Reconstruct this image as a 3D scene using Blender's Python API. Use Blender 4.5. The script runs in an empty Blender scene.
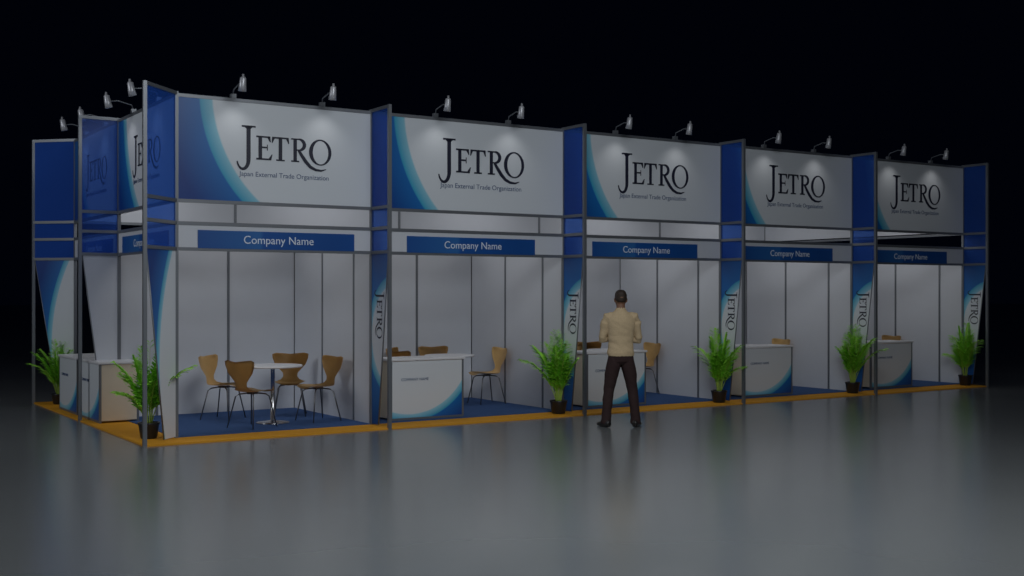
import bpy, bmesh, math, random
from mathutils import Vector, Matrix, kdtree
random.seed(7)
S = bpy.context.scene
S.view_settings.view_transform = 'Standard'
COL = S.collection

# ------------------------------------------------------------ helpers
def link(o, parent=None):
    COL.objects.link(o)
    if parent: o.parent = parent
    return o
def empty(name, loc=(0,0,0), rz=0, parent=None):
    e = bpy.data.objects.new(name, None); e.empty_display_size = .2
    e.location = loc; e.rotation_euler = (0,0,rz)
    return link(e, parent)
def mat(name, col, rough=.5, metal=0, spec=.5, noise=0, nscale=20, emit=None, alpha=1, bump=0):
    m = bpy.data.materials.new(name); m.use_nodes = True
    nt = m.node_tree; b = nt.nodes['Principled BSDF']
    b.inputs['Base Color'].default_value = (*col,1)
    b.inputs['Roughness'].default_value = rough
    b.inputs['Metallic'].default_value = metal
    b.inputs['Specular IOR Level'].default_value = spec
    b.inputs['Alpha'].default_value = alpha
    if noise or bump:
        tc = nt.nodes.new('ShaderNodeTexCoord'); n = nt.nodes.new('ShaderNodeTexNoise')
        n.inputs['Scale'].default_value = nscale; n.inputs['Detail'].default_value = 4
        nt.links.new(tc.outputs['Object'], n.inputs['Vector'])
        if noise:
            mx = nt.nodes.new('ShaderNodeMix'); mx.data_type = 'RGBA'
            mx.inputs['A'].default_value = (*[c*(1-noise) for c in col],1)
            mx.inputs['B'].default_value = (*[min(1,c*(1+noise)) for c in col],1)
            nt.links.new(n.outputs['Fac'], mx.inputs['Factor'])
            nt.links.new(mx.outputs['Result'], b.inputs['Base Color'])
        if bump:
            bp = nt.nodes.new('ShaderNodeBump'); bp.inputs['Strength'].default_value = bump
            bp.inputs['Distance'].default_value = .01
            nt.links.new(n.outputs['Fac'], bp.inputs['Height']); nt.links.new(bp.outputs['Normal'], b.inputs['Normal'])
    if emit:
        b.inputs['Emission Color'].default_value = (*emit[:3],1); b.inputs['Emission Strength'].default_value = emit[3]
    return m
def art_mat(name, cx, cz, r1, r2, stops, rough=.35):
    """circle based graphic printed on a panel, in panel-local metres"""
    m = bpy.data.materials.new(name); m.use_nodes = True
    nt = m.node_tree; b = nt.nodes['Principled BSDF']; b.inputs['Roughness'].default_value = rough
    tc = nt.nodes.new('ShaderNodeTexCoord')
    mp = nt.nodes.new('ShaderNodeVectorMath'); mp.operation = 'MULTIPLY_ADD'
    mp.inputs[1].default_value = (1,0,1); mp.inputs[2].default_value = (-cx,0,-cz)
    ln = nt.nodes.new('ShaderNodeVectorMath'); ln.operation = 'LENGTH'
    mr = nt.nodes.new('ShaderNodeMapRange'); mr.inputs['From Min'].default_value = r1; mr.inputs['From Max'].default_value = r2
    cr = nt.nodes.new('ShaderNodeValToRGB')
    els = cr.color_ramp.elements
    while len(els) < len(stops): els.new(.5)
    for e,(p,c) in zip(els, stops): e.position = p
    for e,(p,c) in zip(els, stops): e.color = (*c,1)
    nt.links.new(tc.outputs['Object'], mp.inputs[0]); nt.links.new(mp.outputs[0], ln.inputs[0])
    nt.links.new(ln.outputs['Value'], mr.inputs['Value']); nt.links.new(mr.outputs['Result'], cr.inputs['Fac'])
    nt.links.new(cr.outputs['Color'], b.inputs['Base Color'])
    return m
def mesh_obj(name, bm, mats, parent=None, loc=(0,0,0), rz=0, smooth=False):
    me = bpy.data.meshes.new(name); bm.to_mesh(me); bm.free()
    for m in (mats if isinstance(mats,(list,tuple)) else [mats]): me.materials.append(m)
    if smooth:
        for p in me.polygons: p.use_smooth = True
    o = bpy.data.objects.new(name, me); o.location = loc; o.rotation_euler = (0,0,rz)
    return link(o, parent)
def inst(name, me, parent=None, loc=(0,0,0), rz=0):
    o = bpy.data.objects.new(name, me); o.location = loc; o.rotation_euler=(0,0,rz)
    return link(o, parent)
def box(bm, x0,x1,y0,y1,z0,z1, mi=0):
    r = bmesh.ops.create_cube(bm, size=1, matrix=Matrix.Translation(((x0+x1)/2,(y0+y1)/2,(z0+z1)/2)) @ Matrix.Diagonal((x1-x0,y1-y0,z1-z0,1)))
    for f in {f for v in r['verts'] for f in v.link_faces}: f.material_index = mi
def beam(bm, p, q, w, h, mi=0):
    """horizontal beam between p and q, width w height h"""
    p,q = Vector(p),Vector(q); d=q-p; L=d.length
    rot = Matrix.Rotation(math.atan2(d.y,d.x),4,'Z')
    r = bmesh.ops.create_cube(bm, size=1, matrix=Matrix.Translation((p+q)/2)@rot@Matrix.Diagonal((L,w,h,1)))
    for f in {f for v in r['verts'] for f in v.link_faces}: f.material_index = mi
def tube(bm, pts, n=12, mi=0, up=None, cap=True):
    """pts: list of (center, ra, rb)."""
    P=[Vector(p[0]) for p in pts]; rings=[]
    for i,p in enumerate(pts):
        t=(P[min(i+1,len(P)-1)]-P[max(i-1,0)]).normalized()
        if up=='flat': a=Vector((1,0,0)); b=Vector((0,1,0))
        else:
            ref=Vector(up) if up else (Vector((0,0,1)) if abs(t.z)<.9 else Vector((0,1,0)))
            a=t.cross(ref).normalized(); b=a.cross(t).normalized()
        ra=p[1]; rb=p[2] if len(p)>2 else p[1]
        rings.append([bm.verts.new(P[i]+a*ra*math.cos(2*math.pi*k/n)+b*rb*math.sin(2*math.pi*k/n)) for k in range(n)])
    for i in range(len(rings)-1):
        for k in range(n):
            f=bm.faces.new((rings[i][k],rings[i][(k+1)%n],rings[i+1][(k+1)%n],rings[i+1][k])); f.material_index=mi; f.smooth=True
    if cap:
        bm.faces.new(rings[0][::-1]).material_index=mi; bm.faces.new(rings[-1]).material_index=mi
def text(name, s, size, m, parent, loc, rot=(math.pi/2,0,0), align='CENTER', ext=0.001):
    c=bpy.data.curves.new(name,'FONT'); c.body=s; c.size=size; c.align_x=align; c.align_y='CENTER'; c.extrude=ext
    c.materials.append(m); o=bpy.data.objects.new(name,c); o.location=loc; o.rotation_euler=rot
    return link(o,parent)

# ------------------------------------------------------------ materials
M_white = mat('white_panel',(.60,.625,.68),.55,noise=.02,nscale=6)
M_alu   = mat('aluminium_profile',(.20,.215,.24),.4,metal=.5)
M_carpet= mat('blue_carpet',(.05,.10,.24),.95,spec=.1,noise=.3,nscale=60,bump=.4)
M_orange= mat('orange_carpet',(.66,.30,.02),.8,spec=.2,noise=.12,nscale=50,bump=.3)
M_ink   = mat('black_ink',(.012,.014,.035),.5)
M_ink2  = mat('blue_grey_ink',(.05,.09,.20),.5)
M_wtext = mat('white_ink',(.70,.76,.86),.5)
M_chrome= mat('brushed_steel',(.5,.5,.52),.25,metal=1)
M_wood  = mat('oak_plywood',(.60,.38,.15),.4,noise=.15,nscale=9)
M_beige = mat('beige_laminate',(.72,.63,.49),.5,noise=.03,nscale=10)
M_top   = mat('white_laminate',(.74,.74,.77),.3,noise=.02,nscale=5)
M_black = mat('black_plastic',(.015,.015,.017),.35,noise=.1,nscale=10)
M_soil  = mat('potting_soil',(.05,.03,.02),.9,noise=.4,nscale=60,bump=.8)
M_leaf  = mat('palm_leaf',(.32,.72,.06),.45,noise=.35,nscale=8)
M_stem  = mat('palm_stem',(.35,.50,.08),.5,noise=.2,nscale=12)
W=(.66,.70,.75); CY=(.05,.36,.56); LB=(.012,.14,.44); DB=(.006,.045,.23)
M_fascia = art_mat('fascia_print',2.40,1.32,1.0,2.8,[(0,W),(.515,W),(.525,(.26,.55,.68)),(.60,CY),(.61,LB),(.84,DB)])
M_fascia_s = art_mat('fascia_print_short',2.15,1.32,1.0,2.8,[(0,W),(.40,W),(.41,(.26,.55,.68)),(.485,CY),(.495,LB),(.73,DB)])
M_counter= art_mat('counter_print',.30,1.0,.4,1.4,[(0,W),(.52,W),(.53,(.3,.6,.75)),(.61,CY),(.62,LB),(.85,DB)])
M_banner = art_mat('banner_print',.68,1.15,.3,1.6,[(0,W),(.27,W),(.28,(.3,.6,.75)),(.36,CY),(.37,LB),(.8,DB)])
M_banner_m = art_mat('banner_print_mirrored',-2.5,.9,2.6,3.4,[(0,W),(.36,W),(.37,(.3,.6,.75)),(.46,CY),(.47,LB),(.8,DB)])
M_name  = art_mat('name_board_print',1.7,.1,.0,2.0,[(0,(.01,.07,.28)),(.45,(.012,.085,.33)),(.47,(.03,.14,.40)),(1,(.01,.06,.27))])
# tinted translucent blue acrylic
M_acr = bpy.data.materials.new('blue_acrylic'); M_acr.use_nodes=True
nt=M_acr.node_tree; pb=nt.nodes['Principled BSDF']; pb.inputs['Base Color'].default_value=(.035,.15,.60,1); pb.inputs['Roughness'].default_value=.35
tr=nt.nodes.new('ShaderNodeBsdfTransparent'); tr.inputs['Color'].default_value=(.42,.60,.96,1)
mx=nt.nodes.new('ShaderNodeMixShader'); mx.inputs[0].default_value=.36
nt.links.new(tr.outputs[0],mx.inputs[1]); nt.links.new(pb.outputs[0],mx.inputs[2]); nt.links.new(mx.outputs[0],nt.nodes['Material Output'].inputs[0])
M_acr2 = mat('blue_panel_solid',(.010,.06,.32),.75,spec=.15,noise=.04,nscale=4)

# ------------------------------------------------------------ floor
bm=bmesh.new(); bmesh.ops.create_grid(bm,x_segments=1,y_segments=1,size=150)
M_floor=bpy.data.materials.new('polished_concrete'); M_floor.use_nodes=True
nt=M_floor.node_tree; b=nt.nodes['Principled BSDF']
tc=nt.nodes.new('ShaderNodeTexCoord'); nz=nt.nodes.new('ShaderNodeTexNoise'); nz.inputs['Scale'].default_value=.35; nz.inputs['Detail'].default_value=5
mr=nt.nodes.new('ShaderNodeMapRange'); mr.inputs['To Min'].default_value=.19; mr.inputs['To Max'].default_value=.24
cr=nt.nodes.new('ShaderNodeValToRGB'); cr.color_ramp.elements[0].color=(.135,.145,.15,1); cr.color_ramp.elements[1].color=(.165,.175,.18,1)
nt.links.new(tc.outputs['Object'],nz.inputs['Vector']); nt.links.new(nz.outputs['Fac'],mr.inputs['Value']); nt.links.new(nz.outputs['Fac'],cr.inputs['Fac'])
nt.links.new(mr.outputs['Result'],b.inputs['Roughness']); nt.links.new(cr.outputs['Color'],b.inputs['Base Color'])
b.inputs['Specular IOR Level'].default_value=.95
mesh_obj('floor',bm,M_floor)

# ------------------------------------------------------------ booth structure
booth=empty('exhibition_booth')
D=.5; LX=15.0; LY=6.0; FT=4.0; FB=2.76; WT=2.5; NB=2.2
bm=bmesh.new()
box(bm,0,LX,0,LY,0,.016,0); box(bm,D,LX,D,LY-D,.016,.024,1)
mesh_obj('platform_carpet',bm,[M_orange,M_carpet],booth)
# walls
def wall(name,p,q,z0=.02,z1=WT,t=.02,m=M_white):
    bm=bmesh.new(); beam(bm,(*p,(z0+z1)/2),(*q,(z0+z1)/2),t,z1-z0); return mesh_obj(name,bm,m,booth)
wall('wall_back',(D,3),(LX,3))
for k in range(1,6):
    wall('partition_wall',(3*k,D),(3*k,LY-D))
# frame
bm=bmesh.new(); pw=.042
def post(x,y,z1,z0=.0,w=pw):
    box(bm,x-w/2,x+w/2,y-w/2,y+w/2,z0,z1)
posts_full=[(0,0),(D,D),(0,3),(D,3),(0,LY),(D,LY-D)]
for k in range(1,6): posts_full+=[(3*k,0),(3*k,D),(3*k,LY-D),(3*k,LY)]
for x,y in posts_full: post(x,y,FT+.02)
for x in range(1,16): post(x,3,WT,w=.036)
for k in range(1,6):
    for y in (1,2,3,4,5): post(3*k,y,WT+.001,w=.036)
def rail(p,q,z,h=.04,w=.036): beam(bm,(*p,z),(*q,z),w,h)
front=[((D,D),(3,D))]+[((3*k,D),(3*k+3,D)) for k in range(1,5)]
rear=[((a[0],LY-D),(c[0],LY-D)) for a,c in front]
left=[((D,D),(D,3)),((D,3),(D,LY-D))]
right=[((LX,D),(LX,3)),((LX,3),(LX,LY-D))]
for seg in front+rear+left+right:
    for z in (FT-.02,FB,WT): rail(*seg,z)
for seg in front+rear+left: rail(*seg,NB)
rail((D,3),(LX,3),WT-.005)
fins=[((D,D),(0,0)),((D,3),(0,3)),((D,LY-D),(0,LY))]+[((3*k,D),(3*k,0)) for k in range(1,6)]+[((3*k,LY-D),(3*k,LY)) for k in range(1,6)]
for a,c in fins:
    for z in (FT,FB,WT,NB): rail(a,c,z)
mesh_obj('aluminium_frame',bm,M_alu,booth)
# fin acrylic panels
for a,c in fins:
    bm=bmesh.new()
    beam(bm,(*a,(FT+FB)/2),(*c,(FT+FB)/2),.008,FT-FB-.04)
    beam(bm,(*a,(WT+FB)/2),(*c,(WT+FB)/2),.008,FB-WT-.04)
    beam(bm,(*a,(WT+NB)/2),(*c,(WT+NB)/2),.008,WT-NB-.04)
    solid = a==(D,LY-D)
    mesh_obj('acrylic_panel',bm,M_acr2 if solid else M_acr,booth)
# fin banners (tapered)
banner_parents=[]
for i,(a,c) in enumerate(fins):
    a=Vector(a); c=Vector(c); d=c-a; L=d.length; ang=math.atan2(d.y,d.x)
    bm=bmesh.new(); z0,z1=.03,NB-.02
    w1=L-.03; w0=L*.40
    poly=[(.02,z0),(w0,z0),(w1,z1),(.02,z1)]
    vs=[bm.verts.new((x,-.006,z)) for x,z in poly]; ws=[bm.verts.new((x,.006,z)) for x,z in poly]
    bm.faces.new(vs); bm.faces.new(ws[::-1])
    for k in range(4): bm.faces.new((vs[k],ws[k],ws[(k+1)%4],vs[(k+1)%4]))
    bmesh.ops.recalc_face_normals(bm,faces=bm.faces[:])
    e=empty('banner',(a.x,a.y,0),ang,booth); banner_parents.append(e)
    mesh_obj('banner_board',bm,(M_banner_m,M_white,M_banner_m)[i] if i<3 else M_banner,e)
    bm=bmesh.new()
    p=Vector((w0,0,z0)); q=Vector((w1,0,z1)); tube(bm,[(p,.009),(q,.009)],6)
    mesh_obj('banner_edge',bm,M_alu,e)

# ------------------------------------------------------------ logo lettering (hand drawn serif polygons)
def logo_bm():
    bm=bmesh.new()
    def poly(pts): 
        try: bm.faces.new([bm.verts.new((x,0,z)) for x,z in pts])
        except ValueError: pass
    def rect(x0,x1,z0,z1): poly([(x0,z0),(x1,z0),(x1,z1),(x0,z1)])
    def ribbon(c,w):
        L=[];R=[]
        for i,p in enumerate(c):
            a=Vector(c[max(i-1,0)]); b_=Vector(c[min(i+1,len(c)-1)]); t=(b_-a).normalized(); n=Vector((-t.y,t.x))*w[i]/2
            L.append(Vector(p)+n); R.append(Vector(p)-n)
        for i in range(len(c)-1): poly([tuple(R[i]),tuple(R[i+1]),tuple(L[i+1]),tuple(L[i])])
    def arc(cx,cz,rx,rz,a0,a1,n=16): return [(cx+rx*math.cos(math.radians(a0+(a1-a0)*i/n)),cz+rz*math.sin(math.radians(a0+(a1-a0)*i/n))) for i in range(n+1)]
    # J
    rect(.38,.56,.0,1.38); rect(.18,.78,1.32,1.39); poly([(.30,1.33),(.38,1.25),(.56,1.25),(.65,1.33)])
    a=arc(.22,.0,.25,.42,0,-165); ribbon(a,[.18-.12*i/16 for i in range(17)])
    o=.80
    # E
    rect(o+.10,o+.26,.0,1.0); rect(o,o+.62,.93,1.0); rect(o,o+.66,.0,.07); rect(o+.24,o+.50,.49,.56)
    poly([(o+.54,1.0),(o+.50,.93),(o+.60,.76),(o+.64,.76),(o+.62,1.0)]); poly([(o+.54,.06),(o+.68,.25),(o+.72,.25),(o+.66,0)]); rect(o+.47,o+.51,.40,.65)
    o=1.5
    # T
    rect(o+.29,o+.45,.0,1.0); rect(o,o+.74,.93,1.0); rect(o+.18,o+.56,.0,.06)
    poly([(o,1.0),(o-.02,.74),(o+.02,.74),(o+.12,.94)]); poly([(o+.74,1.0),(o+.76,.74),(o+.72,.74),(o+.62,.94)])
    o=2.35
    # R with long swash leg
    rect(o+.10,o+.26,.0,1.0); rect(o,o+.36,.0,.06); rect(o,o+.40,.94,1.0)
    a=arc(o+.34,.74,.26,.235,90,-90); ribbon(a,[.06+.10*math.sin(math.pi*i/16) for i in range(17)])
    rect(o+.22,o+.36,.48,.54)
    leg=[(o+.34,.50),(o+.50,.26),(o+.68,.02),(o+.88,-.18),(o+1.12,-.29),(o+1.38,-.31),(o+1.6,-.24)]
    ribbon(leg,[.12,.15,.16,.14,.11,.08,.03])
    # O
    cx,cz=3.68,.47
    out=arc(cx,cz,.52,.56,0,360,40); inn=arc(cx+.015,cz,.36,.505,0,360,40)
    for i in range(40): poly([out[i],out[i+1],inn[i+1],inn[i]])
    bmesh.ops.recalc_face_normals(bm,faces=bm.faces[:])
    return bm
bm=logo_bm(); bmesh.ops.scale(bm,vec=(.32,1,.32),verts=bm.verts[:])
logo_me=bpy.data.meshes.new('logo_lettering'); bm.to_mesh(logo_me); bm.free(); logo_me.materials.append(M_ink)

for i,e in enumerate(banner_parents):
    sides=[(-.009,0)]
    for yy,r in sides:
        o=inst('logo_lettering',logo_me,e); o.scale=(.45,)*3
        o.rotation_euler=(0,math.pi/2,0)
        o.location=(.17,yy,1.72)

# ------------------------------------------------------------ header signs and name boards
def header(p,q,ang,short):
    """p = viewer-left lower corner"""
    L=(Vector(q)-Vector(p)).length
    e=empty('header_sign',(p[0],p[1],FB),ang)
    bm=bmesh.new(); box(bm,.021,L-.021,-.012,.0,.02,FT-FB-.04)
    mesh_obj('sign_face',bm,M_fascia_s if short else M_fascia,e)
    bm=bmesh.new(); box(bm,.021,L-.021,.0,.01,.02,FT-FB-.04)
    mesh_obj('sign_backing',bm,M_white,e)
    o=inst('logo_lettering',logo_me,e); s=.90 if short else 1.0; o.scale=(s,1,s); o.location=(.73 if short else .98,-.016,.53)
    text('tagline','Japan External Trade Organization',.092*s,M_ink2,e,((.73+.6) if short else (.98+.66),-.014,.35))
    n=empty('name_board',(p[0],p[1],NB),ang)
    bm=bmesh.new(); box(bm,.021,L-.021,-.008,.008,.02,WT-NB-.02)
    mesh_obj('board_backing',bm,M_white,n)
    bm=bmesh.new(); box(bm,0,2.0,-.022,-.009,.012,.225)
    o=mesh_obj('board_face',bm,M_name,n,loc=((L-2)/2,0,0))
    text('board_text','Company Name',.136,M_wtext,n,(L/2,-.024,.118))
for i,(a,c) in enumerate(front): header(a,c,0,i==0)
header((D,3),(D,D),-math.pi/2,True); header((D,LY-D),(D,3),-math.pi/2,True)
for i,(a,c) in enumerate(rear): header(c,a,math.pi,i==0)
for a,c in right:
    bm=bmesh.new(); beam(bm,(*a,(FT+FB)/2),(*c,(FT+FB)/2),.016,FT-FB-.08); mesh_obj('end_panel',bm,M_white,booth)

# ------------------------------------------------------------ spotlights on the top rail
bm=bmesh.new()
box(bm,-.03,.03,-.03,.03,.0,.05,0)
tube(bm,[((0,0,.03),.008),((0,-.02,.10),.008),((0,-.20,.14),.008),((0,-.34,.12),.008)],8,0)
tube(bm,[((0,-.335,.20),.028),((0,-.335,.19),.036),((0,-.32,.10),.042),((0,-.305,.04),.048)],16,1,cap=True)
tube(bm,[((0,-.345,.12),.014),((0,-.34,.235),.014)],8,1)
spot_me=bpy.data.meshes.new('spot_body'); bm.to_mesh(spot_me); bm.free()
M_lampw=mat('lamp_housing',(.45,.46,.5),.35,metal=.3)
spot_me.materials.append(M_alu); spot_me.materials.append(M_lampw)
SPOT_E=2.5
def spotlight(x,y,ang):
    e=empty('spotlight',(x,y,FT),ang)
    inst('lamp_body',spot_me,e)
    l=bpy.data.lights.new('lamp_light','SPOT'); l.energy=SPOT_E; l.spot_size=math.radians(105); l.spot_blend=1; l.shadow_soft_size=.04; l.color=(1,.98,.95)
    o=bpy.data.objects.new('lamp_light',l); link(o,e); o.location=(0,-.30,.02)
    o.rotation_euler=Vector((0,.28,-.95)).to_track_quat('-Z','Y').to_euler()
for i,(a,c) in enumerate(front):
    m=(a[0]+c[0])/2
    for s in (-.57,.57): spotlight(m+s,D,0)
for a,c in left:
    m=(a[1]+c[1])/2
    for s in (-.55,.55): spotlight(D,m+s,-math.pi/2)

# ------------------------------------------------------------ counters
def counter(x,y,ang,w=1.1,d=.5,h=.80,parent=None):
    e=empty('reception_counter',(x,y,.024 if x>.5 else .016),ang)
    bm=bmesh.new(); box(bm,.02,w-.02,0,.012,.03,h-.03); mesh_obj('front_panel',bm,M_counter,e)
    bm=bmesh.new(); box(bm,0.004,.014,.02,d-.02,.03,h-.03,0); box(bm,w-.014,w-.004,.02,d-.02,.03,h-.03,0)
    box(bm,.02,w-.02,.02,d-.03,.40,.42,0); box(bm,.02,w-.02,.02,d-.02,.02,.04,0); mesh_obj('side_panels_and_shelf',bm,M_beige,e)
    bm=bmesh.new()
    for px in (.012,w-.012):
        for py in (.012,d-.012): box(bm,px-.014,px+.014,py-.014,py+.014,0,h-.02)
    box(bm,0,w,0.0,.02,.0,.03); mesh_obj('frame',bm,M_alu,e)
    bm=bmesh.new(); box(bm,-.02,w+.02,-.02,d+.02,h-.025,h+.005); bmesh.ops.bevel(bm,geom=bm.edges[:],offset=.006,segments=2,affect='EDGES')
    mesh_obj('counter_top',bm,M_top,e)
    text('counter_label','COMPANY NAME',.052,M_ink2,e,(.36,-.004,h*.66))
    return e
for x0 in (3.33,6.5,9.6,12.62): counter(x0,.62,0)
counter(.12,3.56,-math.pi/2,w=1.08,h=.78)
counter(.12,4.78,-math.pi/2,w=1.08,h=.78)

# ------------------------------------------------------------ tables / chairs
def tablemesh():
    bm=bmesh.new()
    tube(bm,[((0,0,0),.21),((0,0,.012),.21),((0,0,.025),.10),((0,0,.04),.03),((0,0,.70),.026),((0,0,.715),.09)],32,0,up='flat')
    tube(bm,[((0,0,.715),.36),((0,0,.722),.375),((0,0,.738),.375),((0,0,.742),.37)],48,1,up='flat')
    me=bpy.data.meshes.new('round_table'); bm.to_mesh(me); bm.free(); me.materials.append(M_chrome); me.materials.append(M_top); return me
table_me=tablemesh()
def chairmesh():
    bm=bmesh.new()
    prof=[(.225,.425,.13),(.215,.44,.17),(.16,.452,.205),(.06,.448,.222),(-.05,.44,.212),(-.13,.442,.175),(-.175,.46,.125),(-.205,.50,.095),(-.222,.55,.10),(-.238,.61,.15),(-.255,.67,.205),(-.272,.73,.242),(-.288,.785,.245),(-.298,.82,.19)]
    N=12; grid=[]
    for i,(y,z,hw) in enumerate(prof):
        row=[]
        back=max(0,(i-6)/7)
        for k in range(N+1):
            s=-1+2*k/N
            yy=y+ .07*back*s*s; zz=z+(1-back)*.02*s*s + (.035*abs(s) if i>=11 else 0)*(1 if i<13 else .6)
            row.append(bm.verts.new((s*hw,yy,zz)))
        grid.append(row)
    for i in range(len(grid)-1):
        for k in range(N):
            f=bm.faces.new((grid[i][k],grid[i][k+1],grid[i+1][k+1],grid[i+1][k])); f.smooth=True
    geom=bm.faces[:]
    r=bmesh.ops.solidify(bm,geom=geom,thickness=.011)
    for f in bm.faces: f.smooth=True
    for sx in (-1,1):
        for sy,yy in ((1,.20),(-1,-.21)):
            tube(bm,[((0.03*sx,.03*sy,.425),.009),((.12*sx,.11*sy,.41),.009),((.15*sx,.14*sy,.38),.009),((.215*sx,yy*1.03,.0),.008)],8,1)
    tube(bm,[((0,0,.412),.07),((0,0,.435),.07)],16,1,up='flat')
    me=bpy.data.meshes.new('plywood_chair'); bm.to_mesh(me); bm.free(); me.materials.append(M_wood); me.materials.append(mat('chair_leg_steel',(.16,.16,.17),.35,metal=.8)); return me
chair_me=chairmesh()
FZ=.024
def chair(x,y,tx,ty,dang=0):
    a=math.atan2(ty-y,tx-x)-math.pi/2+dang
    inst('plywood_chair',chair_me,None,(x,y,FZ),a)
def tab(x,y): inst('round_table',table_me,None,(x,y,FZ))
tab(1.98,1.27)
chair(1.62,2.10,1.98,1.27,.3); chair(1.60,.98,1.98,1.27,-.2); chair(2.52,2.02,1.98,1.27,.2); chair(2.58,1.22,1.98,1.27,.25)
for k in (1,2,3,4):
    x=3*k
    tab(x+2.1,2.15)
    chair(x+1.40,2.05,x+2.1,2.15,.1); chair(x+1.62,2.62,x+2.1,2.15,-.1); chair(x+2.2,2.68+.0,x+2.1,2.15); chair(x+2.68,2.05,x+2.1,2.15,.1)

# ------------------------------------------------------------ potted palms
def palmmesh(seed):
    rnd=random.Random(seed); bm=bmesh.new()
    tube(bm,[((0,0,0),.085),((0,0,.02),.095),((0,0,.15),.115),((0,0,.17),.125),((0,0,.185),.125),((0,0,.185),.11),((0,0,.165),.108)],24,0,up='flat')
    tube(bm,[((0,0,.15),.107),((0,0,.172),.105)],20,1,up='flat')
    nf=20
    for j in range(nf):
        az=j*2.399+rnd.uniform(-.3,.3); lean=rnd.uniform(.10,.62) if j>4 else rnd.uniform(.02,.15)
        Lf=rnd.uniform(.55,1.0)*(1 if j<=4 else .90)
        d=Vector((math.cos(az),math.sin(az),0)); p=Vector((math.cos(az)*.03,math.sin(az)*.03,.165)); pts=[p.copy()]
        ang=math.pi/2-lean*.5; n=16
        for i in range(n):
            ang-= lean*.155*(i/n)**.6*1.2
            p=p+(d*math.cos(ang)+Vector((0,0,1))*math.sin(ang))*Lf/n; pts.append(p.copy())
        tube(bm,[(q,.006*(1-i/(n+1))+.0012) for i,q in enumerate(pts)],5,3)
        side=Vector((-d.y,d.x,0))
        for i in range(4,n+1):
            for sub in (0,.5):
                if i+sub>n: continue
                q=pts[i] if sub==0 else (pts[i]+pts[i+1])/2
                t=(pts[min(i+1,n)]-pts[i-1]).normalized(); u=(i+sub)/n
                ll=.19*math.sin(math.pi*min(1,(u*.82+.12)))+.05
                for s in (-1,1):
                    dirv=(side*s*.75+t*.75+Vector((0,0,rnd.uniform(-.15,.2)))).normalized()
                    wv=dirv.cross(Vector((0,0,1)) if abs(dirv.z)<.9 else side).normalized()*.013
                    wv=(wv+Vector((0,0,rnd.uniform(-.006,.006))))
                    a=q; m1=q+dirv*ll*.4+wv; m2=q+dirv*ll*.4-wv; tip=q+dirv*ll*.98-Vector((0,0,ll*.30))
                    c1=q+dirv*ll*.72+wv*.7-Vector((0,0,ll*.1)); c2=q+dirv*ll*.72-wv*.7-Vector((0,0,ll*.1))
                    V=[bm.verts.new(v) for v in (a,m2,c2,tip,c1,m1)]
                    f=bm.faces.new((V[0],V[1],V[5])); g=bm.faces.new((V[1],V[2],V[4],V[5])); h=bm.faces.new((V[2],V[3],V[4]))
                    for ff in (f,g,h): ff.material_index=2
    me=bpy.data.meshes.new('potted_palm'); bm.to_mesh(me); bm.free()
    for m in (M_black,M_soil,M_leaf,M_stem): me.materials.append(m)
    return me
palms=[palmmesh(3),palmmesh(11)]
for i,(x,y,r,s) in enumerate([(.22,.62,.3,1),(5.76,.28,1.2,1),(8.76,.28,2.5,1),(11.76,.28,4.0,1),(14.76,.28,5.1,1),(.26,5.50,2,.84)]):
    o=inst('potted_palm',palms[i%2],None,(x,y,.016),r); o.scale=(s,s,s)

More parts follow.
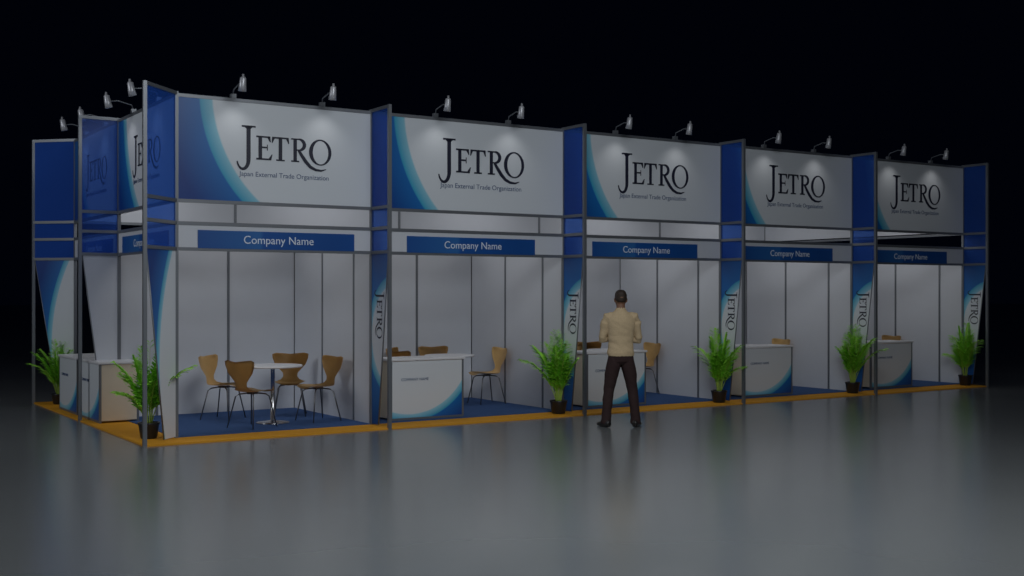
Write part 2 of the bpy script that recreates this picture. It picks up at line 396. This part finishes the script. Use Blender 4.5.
# ------------------------------------------------------------ man
def build_man():
    bm=bmesh.new()
    SK,HA,SW,TR,SH=0,1,2,3,4
    def T(pts,mi,n=20,up=None):
        tube(bm,pts,n,mi,up)
    def flat(secs,mi,n=32): T([((x,y,z),rx,ry) for z,x,y,rx,ry in secs],mi,n,'flat')
    # sweater torso
    flat([(.905,0,0,.150,.108),(.915,0,0,.172,.126),(.945,0,0,.176,.130),(1.0,0,0,.166,.122),(1.08,0,-.002,.160,.115),(1.17,0,-.004,.168,.118),(1.27,0,-.01,.182,.124),(1.35,0,-.014,.190,.122),(1.41,0,-.014,.178,.108),(1.45,0,-.012,.135,.09),(1.485,0,-.008,.083,.072),(1.515,0,-.004,.064,.064),(1.525,0,-.004,.058,.058)],SW)
    # trousers pelvis
    flat([(.80,0,0,.10,.08),(.84,0,-.005,.155,.112),(.90,0,-.006,.162,.118),(.95,0,0,.15,.108)],TR)
    for s in (-1,1):
        T([((.075*s,0,.90),.085,.10),((.092*s,0,.80),.094,.102),((.120*s,.004,.66),.086,.092),((.148*s,.012,.50),.070,.074),((.164*s,.0,.38),.066,.072),((.178*s,-.012,.24),.062,.066),((.188*s,-.012,.12),.062,.066),((.192*s,-.005,.045),.066,.074)],TR,24)
        c,sn=math.cos(.38*s),math.sin(.38*s)
        def rp(x,y,z): return (.192*s+x*c+y*sn, -.02-x*sn*1+y*c, z)
        T([(rp(0,-.085,.045),.022,.030),(rp(0,-.07,.045),.038,.042),(rp(0,-.02,.05),.042,.050),(rp(0,.05,.042),.043,.042),(rp(0,.12,.034),.050,.032),(rp(0,.17,.028),.044,.026),(rp(0,.20,.025),.022,.016)],SH,20)
        if s<0:
            wr=Vector((.055,.205,1.175)); el=Vector((-.240,.035,1.115))
        else:
            wr=Vector((-.055,.180,1.125)); el=Vector((.240,.03,1.11))
        sh=Vector((.172*s,-.012,1.405))
        T([(Vector((.11*s,-.012,1.42)),.055),(sh,.066),(sh.lerp(el,.25)+Vector((.014*s,0,0)),.062),(sh.lerp(el,.6),.054),(sh.lerp(el,.9),.050),(el+Vector((0,.01,-.005)),.048),(el.lerp(wr,.15),.047),(el.lerp(wr,.5),.043),(el.lerp(wr,.85),.035),(wr,.034)],SW,20)
        d=(wr-el).normalized(); palm_end=wr+d*.085+Vector((0,-.012,.012))
        T([(wr-d*.02,.026,.022),(wr+d*.02,.034,.019),(wr+d*.06,.041,.017),(palm_end,.040,.014)],SK,16,up=(0,1,0))
        upv=Vector((0,0,1))
        for k,ln in enumerate((.062,.074,.070,.054)):
            o=(1.5-k)*.020
            p0=palm_end-d*.012+upv*o; p1=p0+d*ln*.45+Vector((0,-.010,0)); p2=p1+d*ln*.32+Vector((0,-.022,0)); p3=p2+d*ln*.12+Vector((0,-.022,0))
            T([(p0,.0095),(p1,.009),(p2,.008),(p3,.0065)],SK,10)
        t0=wr+d*.015+upv*.026; T([(t0,.013),(t0+d*.03+upv*.022,.011),(t0+d*.058+upv*.028+Vector((0,-.006,0)),.009),(t0+d*.075+upv*.028+Vector((0,-.012,0)),.007)],SK,10)
    # neck
    flat([(1.46,0,-.012,.055,.055),(1.53,0,-.004,.056,.058),(1.60,0,.004,.056,.060)],SK,20)
    # head
    flat([(1.525,0,.055,.02,.018),(1.535,0,.045,.040,.042),(1.56,0,.028,.056,.066),(1.59,0,.016,.066,.084),(1.625,0,.008,.071,.094),(1.66,0,.002,.0735,.098),(1.695,0,-.002,.070,.094),(1.725,0,-.004,.056,.076),(1.742,0,-.004,.034,.046),(1.748,0,-.004,.012,.014)],SK,32)
    T([((0,.100,1.650),.008),((0,.112,1.625),.011),((0,.120,1.610),.014),((0,.104,1.600),.012)],SK,10)
    T([((-.022,.098,1.577),.006),((0,.106,1.578),.008),((.022,.098,1.577),.006)],SK,8)
    T([((-.045,.084,1.664),.008),((0,.102,1.662),.008),((.045,.084,1.664),.008)],SK,8)
    for s in (-1,1):
        T([((.071*s,.0,1.592),.008,.010),((.078*s,-.004,1.61),.008,.016),((.080*s,-.006,1.63),.008,.020),((.077*s,-.004,1.65),.007,.014)],SK,12,up='flat')
    # hair shell
    flat([(1.600,0,-.042,.045,.045),(1.615,0,-.030,.064,.067),(1.635,0,-.016,.0745,.084),(1.665,0,-.010,.078,.093),(1.70,0,-.006,.0750,.098),(1.73,0,-.006,.062,.083),(1.75,0,-.006,.040,.055),(1.755,0,-.006,.016,.02)],HA,32)
    me=bpy.data.meshes.new('tmp'); 
    bmesh.ops.triangulate(bm,faces=bm.faces[:])
    bmesh.ops.recalc_face_normals(bm,faces=bm.faces[:])
    samples=[]
    for f in bm.faces:
        a,b_,c=[v.co.copy() for v in f.verts]
        L=max((a-b_).length,(b_-c).length,(c-a).length); n=max(1,int(L/.012))
        for i in range(n+1):
            for j in range(n+1-i):
                samples.append((a+(b_-a)*i/n+(c-a)*j/n,f.material_index))
    bm.to_mesh(me); bm.free()
    o=bpy.data.objects.new('tmp',me); COL.objects.link(o)
    r=o.modifiers.new('r','REMESH'); r.mode='VOXEL'; r.voxel_size=.0062; r.use_smooth_shade=True
    sm=o.modifiers.new('s','SMOOTH'); sm.factor=.5; sm.iterations=3
    dg=bpy.context.evaluated_depsgraph_get(); ev=o.evaluated_get(dg)
    me2=bpy.data.meshes.new_from_object(ev)
    bpy.data.objects.remove(o)
    kd=kdtree.KDTree(len(samples))
    for i,s in enumerate(samples): kd.insert(s[0],i)
    kd.balance()
    from mathutils import noise
    lab=[]
    for v in me2.vertices: lab.append(samples[kd.find(v.co)[1]][1])
    nrm=[v.normal.copy() for v in me2.vertices]
    for v,nn,lb in zip(me2.vertices,nrm,lab):
        if lb in (SW,TR):
            q=v.co.copy(); f=noise.noise(Vector((q.x*9,q.y*9,q.z*(16 if lb==SW else 11)+q.x*6)))
            v.co+=nn*f*.008
    me2.name='man_body'
    me2.materials.clear()
    for m in (mat('skin',(.20,.10,.06),.5,noise=.1,nscale=25),mat('dark_hair',(.030,.018,.012),.6,noise=.4,nscale=120,bump=.6),
              mat('beige_knit',(.52,.40,.25),.9,spec=.2,noise=.12,nscale=50,bump=.5),mat('brown_trousers',(.035,.020,.020),.85,spec=.2,noise=.25,nscale=40,bump=.3),
              mat('black_leather',(.012,.011,.011),.35,noise=.1)): me2.materials.append(m)
    for p in me2.polygons:
        ls=[lab[v] for v in p.vertices]; p.material_index=max(set(ls),key=ls.count); p.use_smooth=True
    return me2
man=empty('man',(5.57,-1.34,0),-math.atan2(.50,.87))
man.scale=(.985,.985,.985)
inst('body',build_man(),man)
bm=bmesh.new()
for s in (-1,1):
    bmesh.ops.create_uvsphere(bm,u_segments=12,v_segments=8,radius=.011,matrix=Matrix.Translation((.030*s,.089,1.638)))
mesh_obj('eyes',bm,mat('eye_white',(.5,.48,.45),.2),man,smooth=True)

# ------------------------------------------------------------ lights
def area(name,loc,size,energy,target=None,col=(1,1,1),sy=None,spread=None):
    l=bpy.data.lights.new(name,'AREA'); l.energy=energy; l.size=size; l.color=col
    if sy: l.shape='RECTANGLE'; l.size_y=sy
    if spread: l.spread=spread
    o=bpy.data.objects.new(name,l); o.location=loc
    if target is not None: o.rotation_euler=(Vector(target)-Vector(loc)).to_track_quat('-Z','Y').to_euler()
    return link(o)
for k in range(5):  # added unseen area lights that brighten the front and rear booth interiors
    area('booth_fill',(3*k+1.5+(.15 if k==0 else 0),1.7,3.5),1.6,11,col=(1,.985,.96))
    area('booth_fill',(3*k+1.5,4.3,3.5),1.6,9)
area('floor_fill',(1.8,-8.5,6.5),4.5,400,target=(1.9,-7.2,0),col=(.94,.98,1))  # added light out of view, brightens the foreground floor
area('hall_fill',(-2,-16,6.5),6,205,target=(6,0,1.8),col=(.90,.95,1))
area('hall_fill',(-9,1,6),4,230,target=(0,3,1.5),col=(.92,.96,1))
w=bpy.data.worlds.new('night'); S.world=w; w.use_nodes=True
w.node_tree.nodes['Background'].inputs[0].default_value=(.15,.3,1,1); w.node_tree.nodes['Background'].inputs[1].default_value=.002

# ------------------------------------------------------------ camera
cam=bpy.data.cameras.new('camera'); co=bpy.data.objects.new('camera',cam); link(co)
co.location=(-3.63,-12.95,1.70); co.rotation_euler=(math.pi/2,0,-math.atan2(.546,.838))
cam.lens=1170/1024*36; cam.sensor_width=36; cam.shift_y=4/1024
S.camera=co
